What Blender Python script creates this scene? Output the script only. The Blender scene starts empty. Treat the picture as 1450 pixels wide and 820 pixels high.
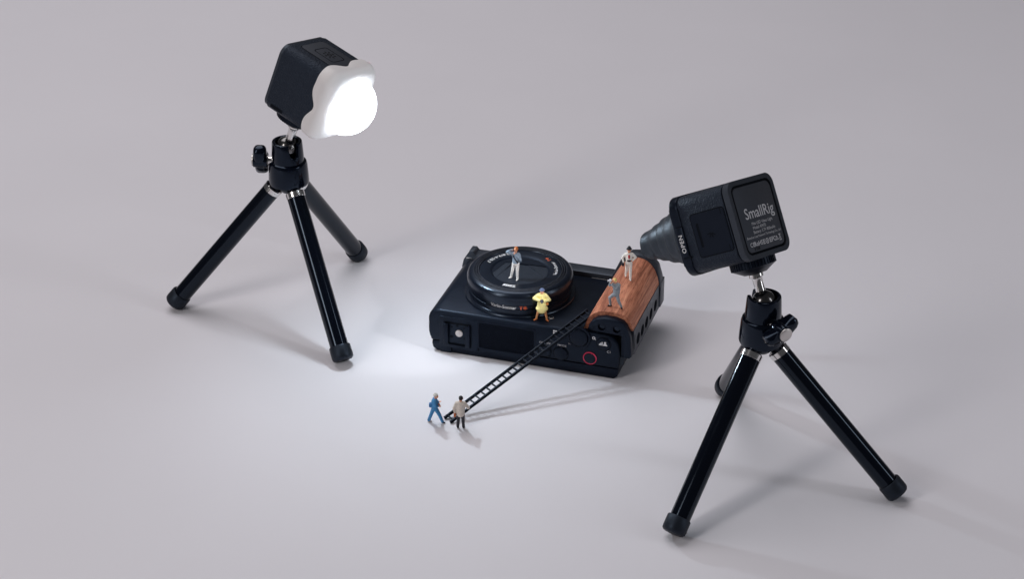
import bpy, bmesh, math, random
from mathutils import Vector, Matrix
import numpy as np
random.seed(7)
S = 0.001                      # everything below is written in millimetres
scn = bpy.context.scene
C = scn.collection
R_ = math.radians

# ------------------------------------------------------------------ camera
PITCH, DIST = R_(27.75), 1248.9
cam_d = bpy.data.cameras.new('camera'); cam = bpy.data.objects.new('camera', cam_d); C.objects.link(cam)
cam_d.sensor_width = 36; cam_d.lens = 3000/1450*36
cam_d.shift_y = -58/1450
cam_d.clip_start = 0.02; cam_d.clip_end = 50
cam.location = Vector((0, -math.cos(PITCH), math.sin(PITCH)))*DIST*S
cam.rotation_euler = (math.pi/2-PITCH, 0, 0)
scn.camera = cam
# ------------------------------------------------------------------ dim studio ambience
w = bpy.data.worlds.new('World'); scn.world = w; w.use_nodes = True
bg = w.node_tree.nodes['Background']; bg.inputs[0].default_value = (0.92, 0.93, 1.0, 1); bg.inputs[1].default_value = 0.065
# ------------------------------------------------------------------ studio lamps
def area(name, loc, target, sx, sy, power, col):
    l = bpy.data.lights.new(name, 'AREA'); l.shape = 'RECTANGLE'; l.size = sx; l.size_y = sy; l.energy = power; l.color = col
    o = bpy.data.objects.new(name, l); C.objects.link(o); o.location = loc
    o.rotation_euler = (Vector(target)-Vector(loc)).to_track_quat('-Z', 'Y').to_euler()
    return o
area('overhead_softbox', (-0.42, 0.46, 1.45), (-0.08, 0.05, 0), 1.3, 1.3, 13.4, (1.0, 0.968, 0.985))
area('strip_softbox', (-0.95, -0.95, 0.75), (0, -0.05, 0.05), 0.22, 0.95, 6.0, (1.0, 0.955, 0.93))
area('strip_softbox', (1.10, -0.50, 0.55), (0, 0, 0.05), 0.14, 0.9, 2.2, (0.93, 0.95, 1.0))
scn.view_settings.view_transform = 'Standard'; scn.view_settings.look = 'None'
scn.view_settings.exposure = 0.0; scn.view_settings.gamma = 1.0; scn.view_settings.use_curve_mapping = False
scn.render.engine = 'CYCLES'

# ------------------------------------------------------------------ materials
def lin(c):
    return tuple(((v/255+0.055)/1.055)**2.4 if v/255 > 0.04045 else v/255/12.92 for v in c)
def mat(name, col, rough=0.5, metal=0.0, spec=0.5, bump=None, emit=None, coat=0.0, var=0.0, varscale=300, roughvar=0.0, sss=0.0, tint=None):
    m = bpy.data.materials.new(name); m.use_nodes = True
    nt = m.node_tree; b = nt.nodes['Principled BSDF']
    b.inputs['Base Color'].default_value = (*col, 1)
    b.inputs['Roughness'].default_value = rough; b.inputs['Metallic'].default_value = metal
    b.inputs['Specular IOR Level'].default_value = spec
    if tint: b.inputs['Specular Tint'].default_value = (*tint, 1)
    if coat: b.inputs['Coat Weight'].default_value = coat; b.inputs['Coat Roughness'].default_value = 0.08
    if sss: b.inputs['Subsurface Weight'].default_value = sss; b.inputs['Subsurface Radius'].default_value = (0.004, 0.004, 0.004); b.inputs['Subsurface Scale'].default_value = 1.0
    if emit: b.inputs['Emission Color'].default_value = (*emit[0], 1); b.inputs['Emission Strength'].default_value = emit[1]
    tc = nt.nodes.new('ShaderNodeTexCoord')
    if var or roughvar:
        n = nt.nodes.new('ShaderNodeTexNoise'); n.inputs['Scale'].default_value = varscale; n.inputs['Detail'].default_value = 5
        nt.links.new(tc.outputs['Object'], n.inputs['Vector'])
        if var:
            mr = nt.nodes.new('ShaderNodeMapRange'); mr.inputs['From Min'].default_value = 0.3; mr.inputs['From Max'].default_value = 0.7
            mr.inputs['To Min'].default_value = 1-var; mr.inputs['To Max'].default_value = 1+var
            nt.links.new(n.outputs['Fac'], mr.inputs['Value'])
            mx = nt.nodes.new('ShaderNodeVectorMath'); mx.operation = 'SCALE'; mx.inputs[0].default_value = col
            nt.links.new(mr.outputs[0], mx.inputs['Scale']); nt.links.new(mx.outputs[0], b.inputs['Base Color'])
        if roughvar:
            m2 = nt.nodes.new('ShaderNodeMapRange'); m2.inputs['From Min'].default_value = 0.3; m2.inputs['From Max'].default_value = 0.7
            m2.inputs['To Min'].default_value = rough-roughvar; m2.inputs['To Max'].default_value = rough+roughvar
            nt.links.new(n.outputs['Fac'], m2.inputs['Value']); nt.links.new(m2.outputs[0], b.inputs['Roughness'])
    if bump:
        kind, scale, strength, dist = bump
        if kind == 'voronoi':
            t = nt.nodes.new('ShaderNodeTexVoronoi'); t.inputs['Scale'].default_value = scale; o = t.outputs['Distance']
        else:
            t = nt.nodes.new('ShaderNodeTexNoise'); t.inputs['Scale'].default_value = scale; t.inputs['Detail'].default_value = 3; o = t.outputs['Fac']
        nt.links.new(tc.outputs['Object'], t.inputs['Vector'])
        bp = nt.nodes.new('ShaderNodeBump'); bp.inputs['Strength'].default_value = strength; bp.inputs['Distance'].default_value = dist
        nt.links.new(o, bp.inputs['Height']); nt.links.new(bp.outputs[0], b.inputs['Normal'])
    return m
M = {}
M['paper'] = mat('backdrop paper', (0.728, 0.710, 0.752), 0.75, spec=0.25, bump=('noise', 900, 0.10, 0.0002), var=0.012, varscale=9)
M['body'] = mat('satin camera shell', (0.0035, 0.0055, 0.0115), 0.40, spec=0.28, bump=('noise', 2600, 0.35, 0.00006), roughvar=0.06, varscale=120, tint=(0.55, 0.72, 1.0))
M['plastic'] = mat('black plastic', (0.003, 0.0042, 0.0095), 0.34, spec=0.25, roughvar=0.05, varscale=160, tint=(0.55, 0.72, 1.0))
M['gloss'] = mat('gloss black', (0.002, 0.003, 0.007), 0.13, spec=0.36, roughvar=0.03, varscale=90, tint=(0.55, 0.72, 1.0))
M['leg'] = mat('lacquered black tube', (0.002, 0.0028, 0.006), 0.12, spec=0.36, roughvar=0.03, varscale=60, tint=(0.62, 0.78, 1.0))
M['rubber'] = mat('black rubber', (0.008, 0.009, 0.012), 0.5, spec=0.4, roughvar=0.08, varscale=300, tint=(0.55, 0.72, 1.0))
M['ring'] = mat('anodised lens ring', (0.004, 0.0055, 0.011), 0.27, spec=0.6, tint=(0.62, 0.78, 1.0))
M['ridge'] = mat('groove ridge highlight tone', (0.035, 0.038, 0.048), 0.25, spec=0.7)  # lighter base colour stands in for the highlights along the lens grooves
M['face'] = mat('lens face', (0.005, 0.007, 0.0125), 0.40, spec=0.3, tint=(0.55, 0.72, 1.0))
M['blade'] = mat('lens cover blade', (0.016, 0.019, 0.026), 0.46, spec=0.45, roughvar=0.05, varscale=200, tint=(0.55, 0.72, 1.0))
M['leather'] = mat('grained shell', (0.0085, 0.0105, 0.017), 0.50, spec=0.36, bump=('noise', 1100, 1.0, 0.0006), roughvar=0.08, varscale=400, tint=(0.55, 0.72, 1.0))
M['panel'] = mat('matt back panel', (0.036, 0.037, 0.044), 0.55, spec=0.4, bump=('noise', 2500, 0.25, 0.00008), roughvar=0.05, varscale=150, tint=(0.62, 0.78, 1.0))
M['cage'] = mat('anodised cage', (0.026, 0.028, 0.035), 0.42, spec=0.5, bump=('noise', 5000, 0.2, 0.00003), roughvar=0.05, varscale=200, tint=(0.62, 0.78, 1.0))
M['hole'] = mat('dark recess', (0.002, 0.002, 0.003), 0.7, spec=0.2, tint=(0.55, 0.72, 1.0))
M['mesh'] = mat('microphone cloth', (0.003, 0.004, 0.008), 0.75, spec=0.12, bump=('voronoi', 2200, 0.8, 0.0002), tint=(0.55, 0.72, 1.0))
M['chrome'] = mat('polished steel', (0.72, 0.70, 0.69), 0.16, metal=1.0, roughvar=0.05, varscale=300)
M['steel'] = mat('brushed steel', (0.62, 0.59, 0.57), 0.38, metal=1.0)
M['darksteel'] = mat('dark polished steel', (0.16, 0.155, 0.155), 0.2, metal=1.0)
M['pin'] = mat('cold shoe contact', (0.68, 0.64, 0.63), 0.5, metal=0.25, var=0.06, varscale=900)
M['white'] = mat('white print', (0.72, 0.72, 0.74), 0.6)
M['greyprint'] = mat('grey print', (0.54, 0.54, 0.57), 0.6)
M['darkprint'] = mat('black print', (0.002, 0.002, 0.004), 0.6, spec=0.2)
M['orange'] = mat('orange print', (0.75, 0.13, 0.05), 0.6)
M['red'] = mat('red ring', (0.62, 0.03, 0.09), 0.45)
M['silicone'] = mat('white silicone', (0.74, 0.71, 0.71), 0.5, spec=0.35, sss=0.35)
def domemat():
    m = mat('lit diffuser', (0.9, 0.9, 0.9), 0.5, emit=((0.84, 0.935, 1.0), 30.0))
    nt = m.node_tree; b = nt.nodes['Principled BSDF']; tc = nt.nodes.new('ShaderNodeTexCoord'); sp = nt.nodes.new('ShaderNodeSeparateXYZ')
    mr = nt.nodes.new('ShaderNodeMapRange'); mr.interpolation_type = 'SMOOTHSTEP'
    for k, v in (('From Min', 0.0190), ('From Max', 0.0340), ('To Min', 4.0), ('To Max', 11.0)): mr.inputs[k].default_value = v
    nt.links.new(tc.outputs['Object'], sp.inputs[0]); nt.links.new(sp.outputs['X'], mr.inputs['Value']); nt.links.new(mr.outputs[0], b.inputs['Emission Strength'])
    return m
M['dome'] = domemat()
def glow():     # emission painted on the sleeve's front, standing for lamp light passing through the silicone
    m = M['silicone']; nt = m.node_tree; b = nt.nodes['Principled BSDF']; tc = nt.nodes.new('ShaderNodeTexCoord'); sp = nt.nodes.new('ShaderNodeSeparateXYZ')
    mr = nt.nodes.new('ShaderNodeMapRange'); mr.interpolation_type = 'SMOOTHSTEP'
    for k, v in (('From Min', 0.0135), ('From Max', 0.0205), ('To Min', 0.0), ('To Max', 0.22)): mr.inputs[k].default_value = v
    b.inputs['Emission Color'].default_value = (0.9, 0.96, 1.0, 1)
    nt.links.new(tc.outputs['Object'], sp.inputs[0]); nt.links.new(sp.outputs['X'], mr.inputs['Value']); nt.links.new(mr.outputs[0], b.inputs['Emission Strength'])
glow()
M['lampface'] = mat('lit lens of the snoot', (0.9, 0.9, 0.9), 0.5, emit=((0.95, 0.98, 1.0), 30.0))
M['snoot'] = mat('charcoal silicone', (0.010, 0.012, 0.016), 0.45, spec=0.5, roughvar=0.05, varscale=200, tint=(0.62, 0.78, 1.0))
M['ladder'] = mat('black moulded plastic', (0.0035, 0.0042, 0.0075), 0.44, spec=0.2, roughvar=0.06, varscale=500, tint=(0.55, 0.72, 1.0))
def wood():
    m = mat('oiled rosewood', (0.2, 0.08, 0.05), 0.58, spec=0.28)
    nt = m.node_tree; b = nt.nodes['Principled BSDF']; N = nt.nodes; L = nt.links
    tc = N.new('ShaderNodeTexCoord'); mp = N.new('ShaderNodeMapping')
    mp.inputs['Scale'].default_value = (620, 20, 620); mp.inputs['Rotation'].default_value = (0, 0, R_(3)); L.new(tc.outputs['Object'], mp.inputs['Vector'])
    n1 = N.new('ShaderNodeTexNoise'); n1.inputs['Scale'].default_value = 1.0; n1.inputs['Detail'].default_value = 6; n1.inputs['Roughness'].default_value = 0.62; n1.inputs['Distortion'].default_value = 0.5
    L.new(mp.outputs[0], n1.inputs['Vector'])
    cr = N.new('ShaderNodeValToRGB'); e = cr.color_ramp.elements
    e[0].position = 0.26; e[0].color = (*lin((122, 74, 56)), 1); e[1].position = 0.76; e[1].color = (*lin((228, 164, 132)), 1)
    x = cr.color_ramp.elements.new(0.5); x.color = (*lin((196, 126, 98)), 1)
    L.new(n1.outputs['Fac'], cr.inputs[0])
    mp2 = N.new('ShaderNodeMapping'); mp2.inputs['Scale'].default_value = (110, 15, 110); L.new(tc.outputs['Object'], mp2.inputs['Vector'])
    n2 = N.new('ShaderNodeTexNoise'); n2.inputs['Scale'].default_value = 1.0; n2.inputs['Detail'].default_value = 3; n2.inputs['Distortion'].default_value = 0.8; L.new(mp2.outputs[0], n2.inputs['Vector'])
    r2 = N.new('ShaderNodeValToRGB'); r2.color_ramp.elements[0].position = 0.36; r2.color_ramp.elements[0].color = (0.40, 0.30, 0.28, 1); r2.color_ramp.elements[1].position = 0.56; r2.color_ramp.elements[1].color = (1, 1, 1, 1)
    L.new(n2.outputs['Fac'], r2.inputs[0])
    mx = N.new('ShaderNodeMix'); mx.data_type = 'RGBA'; mx.blend_type = 'MULTIPLY'; mx.inputs[0].default_value = 0.9
    L.new(cr.outputs[0], mx.inputs[6]); L.new(r2.outputs[0], mx.inputs[7]); L.new(mx.outputs[2], b.inputs['Base Color'])
    mp3 = N.new('ShaderNodeMapping'); mp3.inputs['Scale'].default_value = (2600, 190, 2600); L.new(tc.outputs['Object'], mp3.inputs['Vector'])
    n3 = N.new('ShaderNodeTexNoise'); n3.inputs['Scale'].default_value = 1.0; n3.inputs['Detail'].default_value = 2; L.new(mp3.outputs[0], n3.inputs['Vector'])
    r3 = N.new('ShaderNodeValToRGB'); r3.color_ramp.elements[0].position = 0.30; r3.color_ramp.elements[0].color = (0.45, 0.38, 0.36, 1); r3.color_ramp.elements[1].position = 0.47; r3.color_ramp.elements[1].color = (1, 1, 1, 1)
    L.new(n3.outputs['Fac'], r3.inputs[0])
    m3 = N.new('ShaderNodeMix'); m3.data_type = 'RGBA'; m3.blend_type = 'MULTIPLY'; m3.inputs[0].default_value = 0.8
    L.new(mx.outputs[2], m3.inputs[6]); L.new(r3.outputs[0], m3.inputs[7]); L.new(m3.outputs[2], b.inputs['Base Color'])
    bp = N.new('ShaderNodeBump'); bp.inputs['Strength'].default_value = 0.3; bp.inputs['Distance'].default_value = 0.0001
    L.new(n1.outputs['Fac'], bp.inputs['Height']); L.new(bp.outputs[0], b.inputs['Normal'])
    return m
M['wood'] = wood()

# ------------------------------------------------------------------ helpers
def obj(name, bm, material, parent=None, sharp=35, smooth=True):
    me = bpy.data.meshes.new(name)
    bmesh.ops.recalc_face_normals(bm, faces=bm.faces)
    for v in bm.verts: v.co *= S
    bm.to_mesh(me); bm.free()
    if smooth:
        for p in me.polygons: p.use_smooth = True
        me.set_sharp_from_angle(angle=R_(sharp))
    me.materials.append(M[material] if isinstance(material, str) else material)
    o = bpy.data.objects.new(name, me); C.objects.link(o)
    if parent: o.parent = parent
    return o
def tag(o, label, cat, group=None, kind=None):
    if label: o['label'] = label
    if cat: o['category'] = cat
    if group: o['group'] = group
    if kind: o['kind'] = kind
    return o
def thing(name, label, cat, loc=(0, 0, 0), rot=None, group=None):
    o = bpy.data.objects.new(name, None); C.objects.link(o); o.empty_display_size = 0.01
    o.location = Vector(loc)*S
    if rot is not None: o.rotation_euler = rot
    return tag(o, label, cat, group)
def merge(bm, t, Mx=None):
    if Mx is not None: bmesh.ops.transform(t, matrix=Mx, verts=t.verts)
    me = bpy.data.meshes.new('tmp'); t.to_mesh(me); t.free(); bm.from_mesh(me); bpy.data.meshes.remove(me)
    return bm
def new(): return bmesh.new()
def box(c, s, bev=0.0, seg=2, bm=None, Mx=None):
    t = new(); bmesh.ops.create_cube(t, size=1.0)
    for v in t.verts: v.co = Vector((c[0]+v.co.x*s[0], c[1]+v.co.y*s[1], c[2]+v.co.z*s[2]))
    if bev: bmesh.ops.bevel(t, geom=t.edges[:], offset=bev, segments=seg, profile=0.5, affect='EDGES')
    return merge(bm if bm else new(), t, Mx)
def frame_z(p, d, up=None):
    d = Vector(d).normalized(); up = Vector(up) if up else (Vector((0, 0, 1)) if abs(d.z) < 0.95 else Vector((1, 0, 0)))
    x = up.cross(d).normalized(); y = d.cross(x)
    return Matrix(((x.x, y.x, d.x, p[0]), (x.y, y.y, d.y, p[1]), (x.z, y.z, d.z, p[2]), (0, 0, 0, 1)))
def lathe(prof, seg=48, bm=None, Mx=None, closed=False):
    t = new(); rings = []
    for r, z in prof:
        if r < 1e-6: rings.append([t.verts.new((0, 0, z))])
        else: rings.append([t.verts.new((r*math.cos(2*math.pi*i/seg), r*math.sin(2*math.pi*i/seg), z)) for i in range(seg)])
    n = len(rings)
    for k in range(n if closed else n-1):
        a, b = rings[k], rings[(k+1) % n]
        for i in range(seg):
            j = (i+1) % seg
            if len(a) == 1 and len(b) == 1: continue
            if len(a) == 1: t.faces.new((a[0], b[i], b[j]))
            elif len(b) == 1: t.faces.new((a[i], a[j], b[0]))
            else: t.faces.new((a[i], a[j], b[j], b[i]))
    return merge(bm if bm else new(), t, Mx)
def rod(p0, p1, r0, r1=None, seg=20, bm=None, bev=0.0):
    p0, p1 = Vector(p0), Vector(p1); r1 = r0 if r1 is None else r1; L = (p1-p0).length
    if bev: pr = [(0, 0), (r0-bev, 0), (r0-bev*.3, bev*.3), (r0, bev), (r1, L-bev), (r1-bev*.3, L-bev*.3), (r1-bev, L), (0, L)]
    else: pr = [(0, 0), (r0, 0), (r1, L), (0, L)]
    return lathe(pr, seg, bm, frame_z(p0, p1-p0))
def rrect(w, h, r, n=6, cx=0, cy=0):
    pts = []
    for k, (sx, sy) in enumerate(((1, 1), (-1, 1), (-1, -1), (1, -1))):
        for i in range(n+1):
            a = math.pi/2*(k + i/n)
            pts.append((cx+sx*(w/2-r)+r*math.cos(a), cy+sy*(h/2-r)+r*math.sin(a)))
    return pts
def prism(pts, d0, d1, axes='xyz', bev=0.0, seg=2, bm=None, Mx=None, scale1=1.0):
    """2-D outline on the first two axes, extruded along the third from d0 to d1"""
    ix = ['xyz'.index(a) for a in axes]; t = new()
    def P(a, b, d):
        v = [0, 0, 0]; v[ix[0]] = a; v[ix[1]] = b; v[ix[2]] = d; return v
    A = [t.verts.new(P(a, b, d0)) for a, b in pts]; B = [t.verts.new(P(a*scale1, b*scale1, d1)) for a, b in pts]
    n = len(pts); f0 = t.faces.new(A); f1 = t.faces.new(B[::-1])
    for i in range(n): t.faces.new((A[i], B[i], B[(i+1) % n], A[(i+1) % n]))
    if bev:
        bmesh.ops.bevel(t, geom=list(f0.edges)+list(f1.edges), offset=bev, segments=seg, profile=0.5, affect='EDGES')
    return merge(bm if bm else new(), t, Mx)
def plate(outline, holes, d0, d1, axes='xyz', bm=None, Mx=None):
    """flat plate with real holes cut through it"""
    ix = ['xyz'.index(a) for a in axes]; t = new()
    def P(a, b, d):
        v = [0, 0, 0]; v[ix[0]] = a; v[ix[1]] = b; v[ix[2]] = d; return v
    loops = [outline]+holes; ed = []
    for lp in loops:
        vs = [t.verts.new(P(a, b, d0)) for a, b in lp]
        for i in range(len(vs)): ed.append(t.edges.new((vs[i], vs[(i+1) % len(vs)])))
    bmesh.ops.triangle_fill(t, edges=ed, use_beauty=True, use_dissolve=False)
    ex = bmesh.ops.extrude_face_region(t, geom=t.faces[:])
    dv = Vector(P(0, 0, d1-d0))
    bmesh.ops.translate(t, vec=dv, verts=[g for g in ex['geom'] if isinstance(g, bmesh.types.BMVert)])
    return merge(bm if bm else new(), t, Mx)
def circ(cx, cy, r, n=20): return [(cx+r*math.cos(2*math.pi*i/n), cy+r*math.sin(2*math.pi*i/n)) for i in range(n)]
def text(s, size, fn, bm=None, bold=0.0, align='CENTER', track=1.0):
    """flat lettering: fn maps a text point (x, y) in mm to a point in space"""
    cu = bpy.data.curves.new('t', 'FONT'); cu.body = s; cu.size = size; cu.align_x = align; cu.align_y = 'CENTER'; cu.offset = bold; cu.space_character = track
    cu.resolution_u = 3
    o = bpy.data.objects.new('t', cu); C.objects.link(o)
    me = bpy.data.meshes.new_from_object(o.evaluated_get(bpy.context.evaluated_depsgraph_get()))
    for v in me.vertices: v.co = fn(v.co.x, v.co.y)
    bm = bm if bm else new(); bm.from_mesh(me)
    bpy.data.objects.remove(o); bpy.data.curves.remove(cu); bpy.data.meshes.remove(me)
    return bm

def star(fn, cx, cy, r, w, bm):
    for k in range(3):
        a = math.pi*k/3+math.pi/6; d = (math.cos(a), math.sin(a)); n = (-d[1]*w, d[0]*w)
        q = [(cx+s1*d[0]*r+s2*n[0], cy+s1*d[1]*r+s2*n[1]) for s1, s2 in ((-1, -1), (1, -1), (1, 1), (-1, 1))]
        z = .004*k; vs = [bm.verts.new(fn(*p)) for p in q]; bm.faces.new(vs)
    return bm
# ------------------------------------------------------------------ backdrop
g = new(); bmesh.ops.create_grid(g, x_segments=2, y_segments=2, size=1400)
tag(obj('paper_ground', g, 'paper'), 'pale lilac grey paper sweep under everything', None, kind='structure')

# ------------------------------------------------------------------ compact camera lying on its back, lens up
YAW = R_(-17.61); T = Vector((-44.13, -117.8, 0))
ROT = Matrix.Rotation(YAW, 3, 'Z')
def B2W(p): return ROT @ Vector(p) + T
H = 26.0
def build_camera():
    t = thing('compact_camera', 'black compact camera lying on its back in a cage with a wooden grip', 'camera', T, (0, 0, YAW))
    # shell: outline of the top plate, extruded away from the viewer
    o = [(105.2, 6.6), (105.6, 16), (104.5, 22), (101.5, 25), (97, H), (6.0, H), (3.2, H-.5), (1.2, H-1.7), (-.1, H-3.3), (-.8, H-5.5), (-.9, 12), (-.4, 9), (.7, 6.6)]
    obj('body', prism(o, 0, 60, 'xzy', bev=1.3, seg=3), 'body', t)
    # screen that makes the lower layer
    sc = [(102.3, .0), (104.2, 1.6), (104.8, 4), (104.8, 6.3), (1.0, 6.3), (.7, 4), (1.4, 1.6), (3.8, .0)]
    obj('screen', prism(sc, .6, 59, 'xzy', bev=.8, seg=2), 'plastic', t)
    obj('screen_hinge', box((8.9, .45, 3.1), (6.5, 1.4, 5.6), .5), 'body', t)
    # hot shoe block
    hb = obj('shoe_block', prism(rrect(21.6, 19.0, 1.0, 3, 16.3, 13.2), -.45, .5, 'xzy', bev=.25), 'body', t)
    obj('shoe_bed', plate(rrect(15.6, 14.4, .4, 2, 15.9, 12.6), [rrect(12.6, 11.6, .3, 2, 15.9, 12.9)], -.6, -.45, 'xzy'), 'hole', hb, smooth=False)
    for x0 in (8.9, 22.6):
        sx = 1 if x0 < 15 else -1
        b = box((x0, -1.3, 12.6), (1.2, 1.9, 13.0), .2); box((x0+sx*.9, -2.0, 12.6), (2.4, .55, 13.0), .2, bm=b)
        obj('shoe_rail', b, 'plastic', hb)
    obj('shoe_lip', box((15.8, -.8, 6.0), (14.6, .9, .9), .2), 'plastic', hb)
    ct = new()
    for (x, z, rr) in ((12.6, 10.9, .85), (20.0, 10.9, .85), (15.7, 18.1, .75), (19.6, 17.2, .5), (12.7, 17.0, .5)):
        rod((x, -.44, z), (x, -.62, z), rr, bm=ct, seg=12)
    obj('shoe_contacts', ct, 'hole', hb)
    obj('centre_contact', rod((16.8, -.4, 13.6), (16.8, -1.0, 13.6), 2.05, seg=32, bev=.2), 'pin', hb)
    # microphone grille
    fr = obj('microphone_frame', plate(rrect(32.4, 17.0, .8, 3, 43.1, 14.4), [rrect(30.8, 15.4, .6, 3, 43.1, 14.4)], -.35, .4, 'xzy'), 'plastic', t)
    obj('microphone_cloth', box((43.1, .05, 14.4), (30.8, .3, 15.4)), 'mesh', fr, smooth=False)
    # buttons, dial and lever on the top plate
    def ring(c, ro, ri, d, m, nm, par=t, h=.5):
        return obj(nm, lathe([(ri, 0), (ri, h), (ro-.12, h), (ro, h-.12), (ro, 0)], 40, Mx=frame_z((c[0], d, c[1]), (0, -1, 0))), m, par)
    for nm, c, r in (('power_button', (64.7, 11), 3.2), ('mode_button', (73.4, 11), 3.7), ('bokeh_button', (96.7, 20.9), 3.4)):
        bt = obj(nm, rod((c[0], .2, c[1]), (c[0], -.75, c[1]), r, seg=36, bev=.3), 'plastic', t)
        ring(c, r+.75, r+.25, .05, 'hole', 'button_recess', bt, .12)
    rb = obj('record_button', rod((89.4, .2, 11.1), (89.4, -.85, 11.1), 3.05, seg=36, bev=.35), 'gloss', t)
    ring((89.4, 11.1), 3.72, 3.24, -.25, 'red', 'red_ring', rb, .45)
    dl = obj('shutter_dial', rod((83.2, .3, 22.6), (83.2, -1.5, 22.6), 5.2, 4.9, seg=48, bev=.5), 'plastic', t)
    kn = new()
    for i in range(40):
        a = 2*math.pi*i/40; box((0, 0, 0), (.34, .9, .4), Mx=Matrix.Translation((83.2+6.5*math.cos(a), -.35, 22.6+6.6*math.sin(a))) @ Matrix.Rotation(-a+math.pi/2, 4, 'Y'), bm=kn)
    lathe([(5.4, 0), (5.4, .9), (6.4, .8), (6.5, 0)], 48, bm=kn, Mx=frame_z((83.2, .1, 22.6), (0, -1, 0)))
    obj('zoom_lever', kn, 'plastic', dl)
    pt = obj('play_button', rod((93.0, .1, 27.2), (93.0, -.1, 27.2), .4, seg=10), 'hole', t)
    # printed marks on the top plate
    def pl(cx, cz, d=-.06): return lambda x, y: Vector((cx+x, d, cz+y))
    L = new()
    text('ON/OFF', 1.75, pl(64.6, 15.8), L); text('MODE', 1.75, pl(74.0, 15.8), L); text('C1', 1.9, pl(99.6, 16.4), L)
    text('T', 2.0, pl(88.6, 23.5), L); text('W', 1.6, pl(78.2, 17.6), L)
    obj('top_lettering', L, 'greyprint', t, smooth=False)
    I = new()
    for dx in (-.62, .62):
        for dz in (-.62, .62): prism(rrect(.95, .95, .15, 2, 70.1+dx, 23.4+dz), -.08, -.02, 'xzy', bm=I)
    plate(circ(91.2, 23.5, .85, 16), [circ(91.2, 23.5, .5, 14)], -.08, -.02, 'xzy', bm=I); box((92.05, -.05, 22.75), (.28, .06, .9), Mx=Matrix.Translation((92.05, 0, 22.75)) @ Matrix.Rotation(R_(-42), 4, 'Y') @ Matrix.Translation((-92.05, 0, -22.75)), bm=I)
    obj('top_icons', I, 'white', t, smooth=False)
    I = new()   # portrait icon on the bokeh button
    prism(circ(97.6, 22.0, .62, 14), -.82, -.77, 'xzy', bm=I); prism([(96.4, 20.2), (98.8, 20.2), (98.4, 21.2), (97.6, 21.5), (96.8, 21.2)], -.82, -.77, 'xzy', bm=I)
    for x, h in ((94.6, .9), (95.3, 1.5), (96.0, 2.1)): box((x, -.8, 20.2+h/2), (.5, .06, h), bm=I)
    obj('portrait_icon', I, 'white', t, smooth=False)
    # small lamp beside the lens
    lm = obj('assist_lamp', rod((65.0, 9.8, H-.2), (65.0, 9.8, H+.12), 1.5, seg=24, bev=.1), 'steel', t)
    obj('lamp_window', rod((65.0, 9.8, H+.1), (65.0, 9.8, H+.18), .95, seg=20), 'gloss', lm)
    # lens
    cx, cy = 40.7, 32.4; LZ = Matrix.Translation((cx, cy, 0))
    prof = [(0, H-.5), (30.2, H-.5), (30.2, H+.5), (29.8, H+1.0), (27.9, H+1.3), (27.6, H+3.4), (27.9, H+3.6), (27.9, H+3.9), (27.5, H+4.1), (27.5, H+5.9), (28.0, H+6.2), (28.6, H+6.8), (28.75, 35.2), (28.7, 36.8), (28.2, 38.3), (27.3, 39.3), (26.2, 39.75), (25.3, 39.8),
            (25.25, 39.1), (24.95, 39.0), (24.6, 39.1), (24.45, 39.7), (24.2, 39.75), (24.0, 39.2), (23.6, 38.9), (23.35, 39.0), (23.2, 39.65), (22.95, 39.7), (22.75, 39.1), (22.4, 38.7), (22.2, 38.7)]
    ln = obj('lens_barrel', lathe(prof, 128, Mx=LZ), 'ring', t, sharp=28)
    obj('front_plate', lathe([(22.25, 38.6), (22.15, 39.3), (16.5, 39.3), (15.8, 39.1), (14.9, 38.25), (14.7, 37.6)], 96, Mx=LZ), 'face', ln, sharp=28)
    for rr in (22.65, 23.85, 25.1):
        obj('groove_highlight_ring', lathe([(rr-.22, 39.55), (rr-.18, 39.88), (rr+.18, 39.88), (rr+.22, 39.55)], 128, Mx=LZ), 'ridge', ln, sharp=60)  # pale rings added to imitate thin highlights on the grooves
    # lens cover: two blades closing on a slanted seam plus side shutters
    def disc_cut(fn, z0, z1, r=15.2):
        pts = [(cx+r*math.cos(2*math.pi*i/72), cy+r*math.sin(2*math.pi*i/72)) for i in range(72)]
        out = []
        n = len(pts)
        for i in range(n):
            a, b = pts[i], pts[(i+1) % n]; fa, fb = fn(*a), fn(*b)
            if fa >= 0: out.append(a)
            if (fa >= 0) != (fb >= 0):
                k = fa/(fa-fb); out.append((a[0]+(b[0]-a[0])*k, a[1]+(b[1]-a[1])*k))
        return prism(out, z0, z1, 'xyz')
    sl = math.tan(R_(13))
    obj('lens_blade', disc_cut(lambda x, y: -(y-cy-1.5-sl*(x-cx)), 37.4, 38.15), 'blade', ln)
    obj('lens_blade', disc_cut(lambda x, y: (y-cy-1.9-sl*(x-cx)), 37.4, 37.9), 'blade', ln)
    obj('lens_blade', disc_cut(lambda x, y: (x-cx)*.5+(y-cy)*.6-5.8, 37.4, 38.2), 'blade', ln)
    obj('lens_blade', disc_cut(lambda x, y: -(x-cx)*.75+(y-cy)*.15-6.4, 37.4, 38.3), 'blade', ln)
    obj('outer_blade', disc_cut(lambda x, y: (y-cy-8.2-sl*.3*(x-cx)), 37.4, 38.6), 'face', ln)
    obj('outer_blade', disc_cut(lambda x, y: -(x-cx)-12.4+.25*(y-cy), 37.4, 38.5), 'face', ln)
    # ring lettering (tops inwards, read anticlockwise), maker's name with tops outwards
    def on_ring(a0, r, inward=True, z=39.34):
        if inward:
            return lambda x, y: Vector((cx+(r-y)*math.cos(a0+x/r), cy+(r-y)*math.sin(a0+x/r), z))
        return lambda x, y: Vector((cx+(r+y)*math.cos(a0-x/r), cy+(r+y)*math.sin(a0-x/r), z))
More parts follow.
